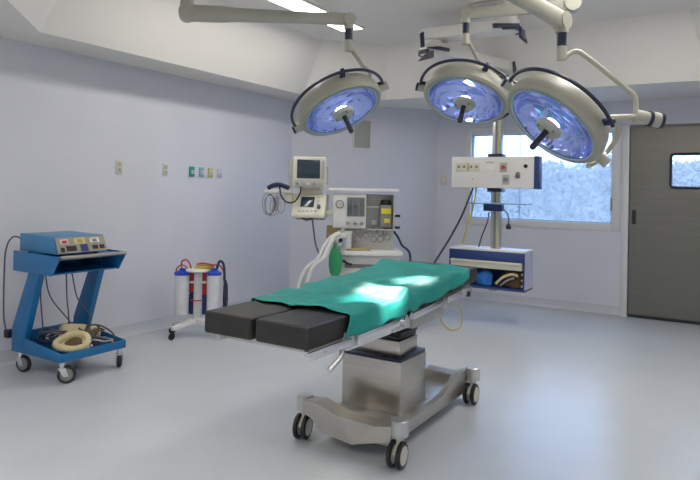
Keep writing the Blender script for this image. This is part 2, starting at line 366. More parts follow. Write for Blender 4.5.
# ------------------------------------------------------------------ casters
def caster(parent, x, y, r, top, ang=0, wheelm=BLACK, forkm=ALU, twin=False, off=.03, discm=None):
    """swivel caster under (x, y): fork is a part, wheels are sub-parts"""
    ca, sa = math.cos(ang), math.sin(ang)
    def L(u, v, z): return V((x+ca*u-sa*v, y+sa*u+ca*v, z))     # u along roll direction, v along axle
    f = MB().cyl(L(0, 0, r*1.75), L(0, 0, top), r*.33, seg=12)
    if twin:
        f.box((-r*.5, -r*.12, -r*.2), (r*.4, r*.12, r*1.1), r*.08) if False else None
        f.prism([L(-r*.25, -r*.12, r*1.95), L(r*.3, -r*.12, r*1.95), L(off+r*.75, -r*.12, r*1.2), L(off+r*.3, -r*.12, r*.7), L(off-r*.3, -r*.12, r*.7)], L(0, r*.24, 0)-L(0, 0, 0), r*.04)
    else:
        for sgn in (-1, 1):
            v0 = sgn*r*.36
            f.prism([L(-r*.42, v0, r*1.75), L(r*.42, v0, r*1.75), L(off+r*.28, v0, r*.8), L(off-r*.28, v0, r*.8)], L(0, sgn*r*.07, 0)-L(0, 0, 0))
        f.prism([L(-r*.45, -r*.42, r*1.70), L(r*.45, -r*.42, r*1.70), L(r*.45, r*.42, r*1.70), L(-r*.45, r*.42, r*1.70)], (0, 0, r*.12))
    fo = f.build('caster', forkm, parent)
    for sgn in ((-1, 1) if twin else (0,)):
        hw = r*.2 if twin else r*.26; c = sgn*r*.36
        prof = [(0, -hw), (r*.62, -hw), (r*.62, -hw*.8), (r*.86, -hw), (r, -hw*.55), (r, hw*.55), (r*.86, hw), (r*.62, hw*.8), (r*.62, hw), (0, hw)]
        M = frame_to(L(off, c, r), L(0, 1, 0)-L(0, 0, 0))
        wo = MB().lathe(prof, M, 24).build('wheel', wheelm, fo)
        if discm:
            g = MB().lathe([(0, hw*1.03), (r*.70, hw*1.03), (r*.70, hw*.7)], M, 24).lathe([(0, -hw*1.03), (r*.70, -hw*1.03), (r*.70, -hw*.7)], M, 24)
            g.build('wheel_disc', discm, fo)
    return fo
# ------------------------------------------------------------------ operating table
TX = -1.735
tab = thing('operating_table', (TX, 3.3, 0), 'stainless steel operating table with black pads on a wheeled base', 'operating table')
HW = .283
# base
b = MB(); b.prism([(TX-.235, 2.93, .075), (TX+.235, 2.93, .075), (TX+.235, 4.02, .075), (TX-.235, 4.02, .075)], (0, 0, .07), .008)
b.build('base_body', STEEL, tab)
cst = [(-2.06, 2.96), (-1.44, 2.92), (-2.04, 4.02), (-1.47, 4.06)]
for (xa, ya), (xb, yb) in ((cst[0], cst[1]), (cst[2], cst[3])):
    m_ = (xa+xb)/2; b = MB()
    ya = yb = yq = (ya+yb)/2
    b.prism([(xa+.03, ya-.055, .225), (xa+.12, ya-.06, .235), (m_-.03, yq-.07, .195), (xb-.12, yb-.06, .185), (xb-.03, yb-.05, .20),
             (xb-.04, yb-.05, .12), (m_+.05, yq-.07, .065), (xa+.16, ya-.06, .085), (xa+.09, ya-.055, .145), (xa+.03, ya-.05, .16)], (0, .115, 0))
    b.build('cross_beam', STEEL, tab, smooth=0)
for k, (x, y) in enumerate(cst):
    MB().cyl((x, y, .155), (x, y, .232), .047, seg=20).cyl((x, y, .232), (x, y, .238), .047, .04, seg=20).build('caster_hub', ALU, tab)
    caster(tab, x, y, .068, .16, (-1.35, -1.5, -1.45, -1.55)[k], BLACK, CREAM, True, .03, CREAM)
MB().prism([(TX+.236, 3.45, .145), (TX+.236, 4.02, .145), (TX+.236, 4.02, .225), (TX+.236, 3.86, .225), (TX+.236, 3.62, .155)], (-.04, 0, 0)).build('side_beam', STEEL, tab)
# column
cx0, cx1, cy0, cy1 = TX-.225, TX+.16, 3.19, 3.53
bx('column_cover', (cx0, cy0, .13), (cx1, cy1, .44), STEEL, tab, .004)
bx('column_rim', (cx0+.004, cy0+.004, .44), (cx1-.004, cy1-.004, .456), NAVY, tab, .004)
bx('column_sleeve', (cx0+.06, cy0+.05, .456), (cx1-.035, cy1-.05, .545), STEEL, tab, .006)
b = MB()
for k in range(5): b.box((cx0+.085-.006*(k % 2), cy0+.06, .545+k*.026), (cx1-.045+.01*(k % 2), cy1-.05, .571+k*.026), .008)
b.build('column_bellows', BLACK, tab)
bx('column_head', (TX-.17, 2.98, .672), (TX+.19, 3.62, .735), GREYM, tab, .006)
# top frame and side rails
def zt(y): return .85+(.008 if y > 2.95 else 0)+max(0, y-2.98)*.048       # top of the pads
f = MB()
for sx in (-1, 1):
    for a, b_ in ((2.14, 2.96), (2.98, 3.98)):
        za, zb = zt(a)-.106, zt(b_)-.106; x0 = TX+sx*(HW-.05)
        f.prism([(x0, a, za), (x0, b_, zb), (x0, b_, zb-.03), (x0, a, za-.03)], (sx*.03, 0, 0), .003)
for y in (2.2, 2.5, 2.9, 3.05, 3.5, 3.94):
    z = zt(y)-.108; f.box((TX-HW+.05, y-.02, z-.024), (TX+HW-.05, y+.02, z))
f.build('top_frame', ALU, tab)
for sx in (-1, 1):
    for a, b_ in (((2.07, 2.40),) if sx > 0 else ())+((2.46, 2.96), (3.03, 3.45), (3.5, 3.9)):
        x0 = TX+sx*(HW+.012); za, zb = zt(a)-.098, zt(b_)-.098
        r_ = MB().prism([(x0, a, za), (x0, b_, zb), (x0, b_, zb-.036), (x0, a, za-.036)], (sx*.012, 0, 0), .003)
        for y in (a+.06, b_-.06): r_.box((min(x0, x0-sx*.05), y-.012, zt(y)-.122), (max(x0, x0-sx*.05), y+.012, zt(y)-.108))
        r_.build('side_rail', CHROME, tab)
xr = TX+HW
MB().prism([(xr-.012, 2.40, .765), (xr-.012, 2.93, .768), (xr-.012, 2.93, .715), (xr-.012, 2.80, .690), (xr-.012, 2.40, .690)], (.016, 0, 0), .003).build('side_plate', CHROME, tab)
MB().prism([(xr-.012, 2.12, .752), (xr-.012, 2.38, .752), (xr-.012, 2.38, .705), (xr-.012, 2.12, .728)], (.014, 0, 0), .003).build('side_plate', ALU, tab)
bx('hinge_block', (xr-.055, 2.37, .70), (xr+.008, 2.49, .775), ALU, tab, .006)
bx('hinge_block', (xr-.055, 2.84, .69), (xr+.01, 3.02, .775), ALU, tab, .006)
MB().cyl((xr+.004, 2.93, .735), (xr+.032, 2.93, .735), .026, seg=16).cyl((xr+.004, 2.99, .755), (xr+.03, 2.99, .755), .02, seg=16).build('hinge_knob', CHROME, tab)
MB().tube([(xr+.01, 2.34, .705), (xr+.03, 2.30, .69), (xr+.035, 2.20, .655)], .011, 8, 3).build('release_lever', ALU, tab)
bx('actuator_cover', (xr-.10, 3.10, .66), (xr-.012, 3.52, .765), GREYM, tab, .008)
bx('actuator_cover', (xr-.09, 3.53, .70), (xr-.012, 3.72, .785), ALU, tab, .008)
MB().cyl((xr+.002, 3.80, .765), (xr+.045, 3.80, .765), .018, seg=12).build('clamp_knob', BLACK, tab)
bx('rail_clamp', (xr+.002, 3.74, .755), (xr+.035, 3.86, .80), ALU, tab, .005)
MB().tube([(xr+.02, 2.18, .735), (xr+.02, 2.28, .738)], .008, 8, 0).build('clamp_pin', CHROME, tab)
# pads
def pad(x0, x1, y0, y1, th=.098, name='leg_pad'):
    m_ = MB(); t = bmesh.new(); bmesh.ops.create_cube(t, size=1)
    for v in t.verts:
        x = x0 if v.co.x < 0 else x1; y = y0 if v.co.y < 0 else y1
        v.co = V((x, y, zt(y)-(th if v.co.z < 0 else 0)))
    bmesh.ops.bevel(t, geom=t.edges[:], offset=.016, segments=3, affect='EDGES', profile=.6)
    m_.join(t); return m_.build(name, PAD, tab)
pad(TX-HW, TX-.011, 2.09, 2.94); pad(TX+.011, TX+HW, 2.09, 2.94)
pad(TX-HW, TX+HW, 2.96, 4.06, name='back_pad')
# green drape
def drape():
    nx, ny = 62, 110; y0, y1 = 2.37, 3.85; bm = bmesh.new(); G = []
    rnd = random.Random(3)
    for j in range(ny+1):
        v = j/ny; row = []
        for i in range(nx+1):
            u = i/nx
            hangL, hangR = .045, .095-.035*max(0, (v-.45)/.55)
            tot = hangL+2*HW+.02+hangR; s = u*tot-hangL          # arc length from the far edge of the pad
            y = y0+v*(y1-y0)+.012*math.sin(9*u+1)+.012*math.sin(23*u)*(1 if v < .05 or v > .95 else .3)
            y += .04*(1-u)*(1-v)
            wob = .008*math.sin(11*y+5*u)+.006*math.sin(25*y-9*u+1)+.005*math.sin(14*u+6*y)
            z = zt(y)+.006
            z += .024*math.exp(-((y-2.90-.06*u)/.045)**2)*(1-.45*u)           # ridge over the pad joint
            z += .030*math.exp(-((y-3.80-.05*u)/.07)**2)*(1-.9*u)+.012*math.exp(-((y-3.15+.2*u)/.05)**2)
            z += .010*math.exp(-((s-.32-.22*(y-2.4))/.03)**2)
            z += abs(wob)*.9
            x = TX-HW-.008+s
            if s < 0: x = TX-HW-.012-.004*abs(wob)*40*.1; z += s*1.0
            elif s > 2*HW+.02:
                dd = s-(2*HW+.02); x = TX+HW+.016+.012*abs(math.sin(8*y))*min(1, dd/.04); z -= dd+.006
            row.append(bm.verts.new((x, y, z)))
        G.append(row)
    for j in range(ny):
        for i in range(nx): bm.faces.new((G[j][i], G[j][i+1], G[j+1][i+1], G[j+1][i]))
    m_ = MB(); m_.bm.free(); m_.bm = bm
    o = m_.build('surgical_drape', CLOTH, smooth=80)
    sm = o.modifiers.new('thick', 'SOLIDIFY'); sm.thickness = .003; sm.offset = 1
    return tag(o, 'wrinkled green cloth drape spread over the operating table', 'drape')
drape()
(MB().tube([(xr-.03, 3.50, .66), (xr-.02, 3.56, .60), (xr-.01, 3.66, .555), (xr, 3.78, .56), (xr-.01, 3.80, .65), (xr-.03, 3.74, .70)], .0045, 6).build('hanging_cord', CORDY, tab, label='thin yellow cord'))
# ------------------------------------------------------------------ electrosurgery trolley
tr = thing('equipment_trolley', (-4.26, 3.0, 0), 'blue metal trolley on casters with tray and sloped upper shelf', 'trolley')
tx0, tx1, ty0, ty1 = -4.56, -3.97, 2.73, 3.28
for x, y, a in ((tx0+.05, ty0+.04, .3), (tx1-.04, ty0+.04, .9), (tx1-.03, ty1-.03, 2.6), (tx0+.05, ty1-.04, 2.0)):
    caster(tr, x, y, .062, .155, a, BLACK, CHROME, False, .03, MGREY)
bx('tray_floor', (tx0, ty0, .155), (tx1, ty1, .168), BLUE, tr)
def wall_(pts, d): MB().prism(pts, d, .002).build('tray_wall', BLUE, tr)
wall_([(tx0, ty0, .168), (tx1, ty0, .168), (tx1, ty0, .215), (tx0, ty0, .285)], (0, .012, 0))
wall_([(tx0, ty1, .168), (tx1, ty1, .168), (tx1, ty1, .215), (tx0, ty1, .285)], (0, -.012, 0))
wall_([(tx1, ty0+.012, .168), (tx1, ty1-.012, .168), (tx1, ty1-.012, .213), (tx1, ty0+.012, .213)], (-.012, 0, 0))
wall_([(tx0, ty0+.012, .168), (tx0, ty1-.012, .168), (tx0, ty1-.012, .285), (tx0, ty0+.012, .285)], (.012, 0, 0))
for y, dy in ((ty0-.005, .05), (ty1+.005, -.05)):
    MB().prism([(-4.555, y, .20), (-4.42, y, .20), (-4.235, y, .77), (-4.235, y, .895), (-4.35, y, .895), (-4.36, y, .77), (-4.555, y, .33)], (0, dy, 0), .003).build('upright', BLUE, tr)
# shelf: wedge sides, deck, lip, back
sy0, sy1 = 2.70, 3.245
for y in (sy0-.012, sy1+.012-.012):
    MB().prism([(-4.50, y, .905), (-3.95, y, .893), (-4.04, y, .755), (-4.50, y, .76)], (0, .012, 0), .002).build('shelf_side', BLUE, tr)
bx('shelf_deck', (-4.50, sy0, .873), (-3.985, sy1, .885), BLUE, tr)
bx('shelf_back', (-4.50, sy0, .76), (-4.488, sy1, .873), BLUE, tr)
bx('shelf_bottom', (-4.488, sy0, .758), (-4.05, sy1, .768), BLUE, tr)
MB().tube([(-3.955, sy0, .890), (-3.955, sy1, .888)], .010, 8, 0).build('shelf_lip', STEEL, tr)
bx('shelf_tray', (-3.985, sy0, .872), (-3.955, sy1, .882), MGREY, tr)
# generator
es = thing('electrosurgical_unit', (-4.28, 2.95, .886), 'blue electrosurgical unit with grey front panel on the trolley shelf', 'medical unit')
ex0, ex1, ey0, ey1 = -4.50, -4.065, 2.735, 3.15
MB().prism([(ex0, ey0, .90), (ex1+.02, ey0, .90), (ex1-.035, ey0, 1.022), (ex0, ey0, 1.028)], (0, ey1-ey0, 0), .004).build('case', BLUEL, es)
def fp(y, h, o=0):   # point on the sloped front, h 0..1
    return V((ex1+.022-.055*h+o, y, .902+.116*h))
def fpatch(y0, y1, h0, h1, name, m_, o=.001, th=.004): 
    return MB().prism([fp(y0, h0, o), fp(y1, h0, o), fp(y1, h1, o), fp(y0, h1, o)], (th, 0, .0015)).build(name, m_, es)
fpatch(ey0+.006, ey1-.006, .04, .97, 'front_panel', BRONZE)
for a, b_, h0, h1, nm, m_ in ((.04, .10, .58, .86, 'display', WHITE), (.05, .09, .62, .80, 'readout', RED), (.15, .24, .55, .9, 'display', PALEY), (.175, .215, .62, .82, 'readout', ELECY), (.28, .36, .58, .86, 'display', WHITE), (.30, .335, .62, .80, 'readout', MGREY),
                              (.03, .06, .12, .38, 'socket', BLACK), (.075, .155, .15, .46, 'socket', BLACK), (.19, .25, .08, .5, 'plug_plate', NAVYP), (.29, .335, .18, .42, 'socket', BLACK), (.35, .39, .18, .42, 'socket', BLACK)):
    fpatch(ey0+a, ey0+b_, h0, h1, nm, m_, .006 if nm in ('readout',) else .004, .004)
for y in (ey0+.05, ey1-.05):
    for x in (ex0+.05, ex1-.05): MB().cyl((x, y, .8855), (x, y, .902), .014, seg=10).build('foot', BLACK, es)
# pedals and cables in the tray
def pedal(x, y, z, a, s, lab, tilt=.35):
    R = Matrix.Translation((x, y, z)) @ Matrix.Rotation(.75, 4, V((math.cos(a), math.sin(a), 0))) @ Matrix.Rotation(a, 4, 'Z') @ Matrix.Rotation(-.12, 4, 'Y')
    t = thing('foot_pedal', (x, y, z-.03), lab, 'foot pedal')
    pts = [(s*.13*math.cos(q), s*.075*math.sin(q)*(1+.25*math.cos(q)), 0) for q in [2*math.pi*k/24 for k in range(24)]]
    MB(R).tube(pts, .024, 10, 1, closed=True).build('rim', PEDAL, t)
    MB(R).prism([(p[0]*.85, p[1]*.8, -.018) for p in pts], (0, 0, .012)).build('base', PEDAL, t)
    MB(R).prism([(p[0]*.55+.01, p[1]*.5, -.006) for p in pts], (0, 0, .01)).build('treadle', BROWNB, t)
pedal(-4.09, 2.90, .255, 1.2, .84, 'cream foot pedal with a dark treadle in the trolley tray')
t = thing('pedal_cover', (-4.28, 3.08, .2), 'rounded cream pedal housing lying behind the open foot pedal', 'pedal housing')
R = Matrix.Translation((-4.27, 3.10, .262)) @ Matrix.Rotation(1.25, 4, 'Z') @ Matrix.Rotation(.2, 4, 'Y')
MB(R).lathe([(0, -.15), (.045, -.15), (.06, -.12), (.065, 0), (.06, .11), (.04, .14), (0, .145)], Matrix.Rotation(math.pi/2, 4, 'Y'), 20).build('shell', PEDAL, t)
MB(R).lathe([(.066, .02), (.068, .025), (.068, .045), (.066, .05)], Matrix.Rotation(math.pi/2, 4, 'Y'), 20).build('band', CABLE, t)
rnd = random.Random(11)
for k in range(15):
    cx, cy = rnd.uniform(-4.40, -4.08), rnd.uniform(2.86, 3.14); pts = []
    for q in range(12):
        a = q*math.pi/3.2+k; rr = rnd.uniform(.05, .115)
        pts.append((min(-4.02, max(-4.50, cx+rr*1.2*math.cos(a))), min(3.24, max(2.775, cy+rr*math.sin(a))), (.180+.020*(k % 6)+rnd.uniform(0, .03))))
    tag(MB().tube(pts, .0065, 6, 4).build('coiled_cable', (CABLE, BROWNB, BLACK, CORDB, CABLEL)[k % 5]), 'tangled %s cable lying in the blue trolley tray' % ('charcoal', 'brown', 'black', 'navy', 'light grey')[k % 5], 'cable', '%s cables in the trolley tray' % ('charcoal', 'brown', 'black', 'navy', 'light grey')[k % 5])
tag(MB().tube([(-4.22, 3.12, .20), (-4.20, 3.10, .31), (-4.14, 3.16, .325), (-4.06, 3.22, .27), (-4.03, 3.235, .20)], .007, 8).build('stiff_cable', CABLE), 'dark cable arching over the rim of the trolley tray', 'cable')
for x, y in ((-4.03, 2.98), (-4.06, 3.03), (-4.04, 3.20)):
    tag(MB().lathe([(0, 0), (.012, .002), (.014, .012), (.010, .02), (0, .022)], frame_to((x, y, .20), (1, .2, .4)), 12).build('cable_plug', WHITE if y < 3.1 else ELECY), 'small pale cable plug in the blue trolley tray', 'plug', 'plugs in the trolley tray')
_c = (MB().tube([(-4.50, 2.80, .95), (-4.58, 2.74, 1.0), (-4.65, 2.72, .90), (-4.665, 2.72, .65), (-4.655, 2.72, .40), (-4.63, 2.73, .28)], .006, 8).build('power_cord', CABLE, tr))
MB().box((-4.655, 2.72, .24), (-4.60, 2.775, .30), .006).build('plug', BLACK, tr)
for pts, lab in (([(-4.30, 2.80, .76), (-4.36, 2.82, .6), (-4.40, 2.86, .42), (-4.42, 2.9, .21)], 'thin cord hanging straight beside the near trolley upright'),
                 ([(-4.18, 2.90, .757), (-4.22, 2.94, .55), (-4.28, 3.0, .40), (-4.30, 3.02, .21)], 'dark cord hanging from the middle of the trolley shelf'),
                 ([(-4.16, 2.93, .757), (-4.15, 2.98, .55), (-4.20, 3.12, .40), (-4.33, 3.20, .25)], 'dark cord slanting down to the far trolley upright'),
                 ([(-4.35, 2.84, .757), (-4.36, 2.90, .55), (-4.30, 3.02, .36), (-4.36, 3.12, .22)], 'slack dark cord curving down to the trolley tray')):
    MB().tube(pts, .005, 6).build('hanging_cord', CABLE, tr)
# ---- PART3
# ------------------------------------------------------------------ suction cart
SX, SY = -4.30, 4.36
su = thing('suction_cart', (SX, SY, 0), 'white wheeled suction stand with blue lidded canisters by the left wall', 'suction cart')
for ang, ln in ((-1.72, .27), (-2.75, .24), (.05, .27), (1.35, .26)):
    dx, dy = math.cos(ang), math.sin(ang); e = (SX+dx*ln, SY+dy*ln); q = V((-dy, dx, 0))
    MB().prism([V((SX, SY, .135))+q*.045, V((SX, SY, .135))-q*.045, V((e[0], e[1], .085))-q*.025, V((e[0], e[1], .085))+q*.025], (0, 0, .035), .006).build('leg', WHITE, su)
    caster(su, e[0]-dx*.01, e[1]-dy*.01, .032, .088, ang, BLACK, BLACK, False, .012)
bx('column', (SX-.026, SY-.026, .16), (SX+.026, SY+.026, .60), WHITE, su, .010)
MB().lathe([(0, 0), (.10, 0), (.11, .012), (.10, .024), (.03, .03), (0, .03)], Matrix.Translation((SX, SY, .60)), 24).build('top_plate', WHITE, su)
tr_ = RT0
def cani(dx, m_body, m_lid, z0, z1, r, back=0, name='canister'):
    c = V((SX, SY, 0))+tr_*dx+V((FW.x, FW.y, 0))*back
    o = MB().lathe([(0, z0), (r*.92, z0), (r*.94, z0+.01), (r, z1), (r*.97, z1), (r*.9, z0+.02), (0, z0+.02)], Matrix.Translation((c.x, c.y, 0)), 24).build(name, m_body, su)
    MB().lathe([(0, z1+.035), (r*.5, z1+.035), (r*.8, z1+.022), (r*1.06, z1+.018), (r*1.06, z1-.008), (0, z1-.008)], Matrix.Translation((c.x, c.y, 0)), 24).build('lid', m_lid, o)
    MB().box((c.x-.02, c.y-.02, z1+.03), (c.x+.03, c.y+.02, z1+.055), .006).build('lid_port', m_lid, o)
    return c
cL = cani(-.145, CANW, LIDB, .20, .575, .070, 0); cR = cani(.155, CANW, LIDB, .22, .58, .066, 0)
cani(-.062, RED, RED, .40, .565, .032, .06, 'regulator'); cani(.066, RED, RED, .38, .57, .036, .06, 'regulator')
cani(-.062, NAVYP, NAVYP, .19, .36, .030, .06, 'filter'); cani(.066, NAVYP, NAVYP, .19, .36, .034, .06, 'filter')
for dx in (-.145, .155):
    c = V((SX, SY, 0))+tr_*dx*.5
    MB().tube([V((SX, SY, .5)), V((SX, SY, .5))+tr_*dx*.55], .012, 8, 0).build('bracket', WHITE, su)
MB().tube([cL+V((0, 0, .60)), cL+V((0, 0, .68))+tr_*-.01, cL+V((0, 0, .71))+tr_*.03, cL+V((0, 0, .67))+tr_*.07, cL+V((0, 0, .60))+tr_*.085], .007, 8).build('red_tube', RED, su)
MB().tube([cL+V((0, 0, .58))-tr_*.06, cL+V((0, 0, .63))-tr_*.05, cL+V((0, 0, .66)), cL+V((0, 0, .63))+tr_*.05], .006, 8).build('red_tube', RED, su)
MB().tube([cR+V((0, 0, .62)), cR+V((0, 0, .66))-tr_*.02, cR+V((0, 0, .66))+tr_*.05, cR+V((0, 0, .60))+tr_*.09, cR+V((0, 0, .52))+tr_*.09], .007, 8).build('red_tube', RED, su)
MB().tube([V((SX, SY, .34))-tr_*.05-FW*.05, V((SX, SY, .335))-FW*.055, V((SX, SY, .34))+tr_*.06-FW*.05], .006, 8).build('red_tube', RED, su)
for k in range(4):
    o = V((SX, SY, .632+.014*k))
    MB().tube([o-tr_*(.03-.01*k)-FW*.02, o+tr_*.03+FW*.02*(k-1), o+tr_*(.10+.01*k)-FW*.01*k, o+tr_*.15-V((0, 0, .02))], .008, 6, 4).build('loose_tube', (CORDY, CORDY, ELECY, RED)[k], su)
MB().tube([cR+V((0, 0, .62))+tr_*.02, cR+V((0, 0, .70))+tr_*.05, cR+V((0, 0, .66))+tr_*.09, cR+V((0, 0, .45))+tr_*.105, cR+V((0, 0, .28))+tr_*.12], .012, 8).build('dark_hose', CORDB, su)
MB().lathe([(0, .25), (.02, .25), (.026, .33), (.022, .47), (.008, .52), (0, .52)], Matrix.Translation(cR+tr_*.105+FW*.03), 14).build('dark_bottle', NAVY, su)
# ------------------------------------------------------------------ anaesthesia machine
MO = V((-3.13, 5.478, 0)); MM = Matrix.Translation(MO) @ Matrix.Rotation(.575, 4, 'Z')
k_m = .00998
def mx(px): return (px-365)*k_m
def mz(py): return 1.402-(py-190)*.00985
am = thing('anaesthesia_machine', MO, 'white anaesthesia machine with flowmeters, gauges and worktop behind operating table', 'anaesthesia machine')
def mbox(name, x0, x1, y0, y1, z0, z1, m_, par=am, bev=.004, **k): return MB(MM).box((x0, y0, z0), (x1, y1, z1), bev).build(name, m_, par, **k)
for x, y in ((-.2, .02), (.3, .02), (-.2, .42), (.3, .42)):
    p = MM @ V((x, y, 0)); caster(am, p.x, p.y, .05, .13, 1, BLACK, ALU, False, .02)
mbox('base', -.27, .37, -.05, .48, .12, .16, LGREY)
body = mbox('lower_cabinet', -.24, .35, .02, .46, .16, .745, WHITE)
for k in range(3):
    z = .20+k*.135; dr = mbox('drawer', -.20, .33, .004, .02, z, z+.12, PANELW)
    MB(MM).tube([(.0, -.012, z+.06), (.13, -.012, z+.06)], .006, 6, 0).build('drawer_handle', LGREY, dr)
mbox('dark_recess', -.20, .33, .012, .021, .62, .66, MGREY)
mbox('worktop', -.26, .37, -.10, .46, .755, .80, WHITE, bev=.012)
mbox('worktop_tray', mx(346), mx(370), -.08, .06, .801, .818, WOOD)
# middle gauge panel
mbox('gauge_panel', mx(345), mx(394.5), .12, .44, .80, 1.015, LGREY)
for px, py in ((358, 232), (374, 232), (381, 233), (388.5, 238), (374, 240.5), (381, 240.5), (358, 240.5), (366, 237)):
    c = (mx(px), .117, mz(py)); M2 = MM @ Matrix.Translation(c) @ Matrix.Rotation(math.pi/2, 4, 'X')
    o = MB().lathe([(0, .004), (.028, .004), (.028, .010), (.033, .010), (.033, -.003), (0, -.003)], M2, 20).build('gauge', MGREY, am)
    MB().lathe([(0, .0052), (.0275, .0052), (.0275, .004)], M2, 20).build('gauge_face', LGREY, o)
# upper left block
ub = mbox('flowmeter_block', mx(332), mx(365.5), .04, .40, mz(229.5), mz(194.5), WHITE, bev=.012)
M2 = MM @ Matrix.Translation((mx(338.8), .039, mz(205))) @ Matrix.Rotation(math.pi/2, 4, 'X')
o = MB().lathe([(0, .006), (.034, .006), (.034, .016), (.043, .014), (.043, -.002), (0, -.002)], M2, 24).build('pressure_gauge', MGREY, am)
MB().lathe([(0, .0075), (.032, .0075), (.032, .006)], M2, 24).build('gauge_face', PANELW, o)
MB(MM).box((mx(338.6), .028, mz(205.2)), (mx(341), .030, mz(204.8))).build('needle', BLACK, o)
fm = mbox('flowmeter_window', mx(346), mx(364), .026, .042, mz(217), mz(197.5), MGREY, bev=.003)
for k in range(3):
    x = mx(349+k*6); MB(MM).cyl((x, .016, mz(215.5)), (x, .016, mz(199)), .017, seg=12).build('flow_tube', TUBEGL, fm)
    MB(MM).cyl((x, .016, mz(209-2*k)), (x, .016, mz(208.3-2*k)), .012, seg=10).build('float', BLACK, fm)
for px in (347.5, 354.5, 361):
    M2 = MM @ Matrix.Translation((mx(px), .038, mz(224))) @ Matrix.Rotation(math.pi/2, 4, 'X')
    o = MB().lathe([(0, .04), (.017, .04), (.021, .03), (.021, .01), (.010, .008), (.010, -.002), (0, -.002)], M2, 16).build('flow_knob', LGREY, am)
    MB().lathe([(0, .042), (.010, .042), (.010, .04)], M2, 12).build('knob_cap', MGREY, o)
# upper right open bay
mbox('bay_back', mx(365.5), mx(394.5), .19, .40, mz(229.5), mz(194.5), LGREY)
mbox('bay_side', mx(392.8), mx(394.8), .04, .36, mz(229.5), mz(194.5), LGREY)
mbox('bay_rail', mx(366), mx(392.5), .17, .189, mz(209), mz(206.5), ALU)
mbox('bay_floor', mx(365.5), mx(394.8), .06, .40, mz(231), mz(229.5), ALU)
mbox('vent_grille', mx(372), mx(378), .18, .189, mz(226), mz(221), WHITE)
vp = mbox('vaporizer', mx(380), mx(391.5), .06, .185, mz(228), mz(205), MGREY, bev=.006)
M2 = MM @ Matrix.Translation((mx(385.8), .12, mz(205.2)))
MB().lathe([(0, 0), (.055, 0), (.058, .02), (.05, .05), (.03, .058), (0, .058)], M2, 20).build('vaporizer_dial', BLACK, vp)
mbox('vaporizer_label', mx(381), mx(391), .052, .060, mz(214), mz(208.5), YELLOW, vp, .001)
mbox('vaporizer_label', mx(384), mx(389.5), .052, .060, mz(223), mz(219), YELLOW, vp, .001)
mbox('top_shelf', mx(327.5), mx(398), .01, .44, mz(192), mz(188.5), WHITE, bev=.008)
for py in (216, 228):
    MB(MM).cyl((mx(394.8), .10, mz(py)), (mx(400.5), .10, mz(py)), .014, seg=12).build('side_knob', BLACK, am)
mbox('side_board', mx(326), mx(341), .10, .20, mz(241), mz(227.5), WOOD)
mbox('side_column', mx(331), mx(337), .22, .34, .16, mz(229), ALU)
# breathing circuit
ab = MB(MM).cyl((mx(347), .02, .80), (mx(347), .02, .96), .045, seg=18).build('absorber', CANW, am)
MB(MM).cyl((mx(347), .02, .96), (mx(347), .02, .985), .05, seg=18).build('absorber_cap', WHITE, ab)
MB(MM).tube([(mx(347), .02, .93), (mx(342), -.06, .95), (mx(337), -.10, .93), (mx(335.5), -.12, .89)], .022, 10, 4).build('connector', WHITE, am)
MB(MM).cyl((mx(339.5), -.02, .92), (mx(339.5), -.02, 1.0), .02, seg=10).build('valve', PALEY, am)
MB(MM).ball((mx(340), -.05, .90), .024, 2).build('valve_knob', BLACK, am)
tag(MB().lathe([(0, 0), (.03, .005), (.056, .05), (.066, .12), (.064, .20), (.045, .265), (.020, .295), (.018, .325), (0, .325)], MM @ Matrix.Translation((mx(335.5), -.13, .548)) @ Matrix.Diagonal((1, .7, 1, 1)), 20).build('breathing_bag', GREENB), 'green rubber breathing bag hanging from the anaesthesia machine', 'breathing bag')
for k, pts in enumerate(([(mx(338), -.07, .955), (mx(331), -.12, .93), (mx(325), -.18, .85), (mx(318), -.22, .72), (mx(310), -.24, .66), (mx(304), -.25, .56), (mx(301), -.26, .42), (mx(300), -.26, .25)],
                         [(mx(339), -.10, .97), (mx(334), -.17, .95), (mx(329), -.24, .86), (mx(324), -.28, .74), (mx(317), -.30, .69), (mx(312), -.31, .60), (mx(309), -.32, .45), (mx(308), -.32, .25)])):
    (MB(MM).tube(pts, .023, 10, 10, ring=.09).build('breathing_hose', HOSEW, am))
MB(MM).tube([(mx(343), -.02, .70), (mx(348), -.04, .67), (mx(352), -.04, .66)], .012, 8).build('outlet_port', BLACK, am)
(MB(MM).tube([(mx(394.9), .2, mz(232)), (mx(399), .12, mz(238)), (mx(403), .08, mz(246)), (mx(408), .06, mz(250)), (mx(411), .05, mz(256)), (mx(411), .05, mz(275)), (mx(410), .1, .05)], .012, 8).build('supply_hose', CORDB, am))
# ventilator and monitor on a side arm
ve = thing('ventilator_unit', MM @ V((mx(308), 0, 1.10)), 'ivory ventilator control unit with small screen under the monitor', 'ventilator')
VM = MM @ Matrix.Translation((mx(308.5), .02, 0)) @ Matrix.Rotation(-.12, 4, 'Z')
MB(VM).prism([(-.165, -.10, 1.115), (-.165, -.10, 1.15), (-.165, .04, 1.345), (-.165, .22, 1.345), (-.165, .22, 1.115)], (.33, 0, 0), .010).build('case', IVORY, ve)
sl = V((0, .14, .195)); nrm = V((0, -.195, .14)).normalized()
def vpatch(x0, x1, a, b_, nm, m_, o=.002, th=.004):
    p0 = V((0, -.10, 1.15))+nrm*o
    return MB(VM).prism([p0+V((x0, 0, 0))+sl*a, p0+V((x1, 0, 0))+sl*a, p0+V((x1, 0, 0))+sl*b_, p0+V((x0, 0, 0))+sl*b_], nrm*th, .001).build(nm, m_, ve)
vpatch(-.085, .05, .36, .86, 'screen', DARKSCR)
for k in range(5): vpatch(-.10+k*.04, -.075+k*.04, .12, .22, 'button', LGREY)
for k in range(3): vpatch(.075, .10, .5+.14*k, .58+.14*k, 'button', LGREY)
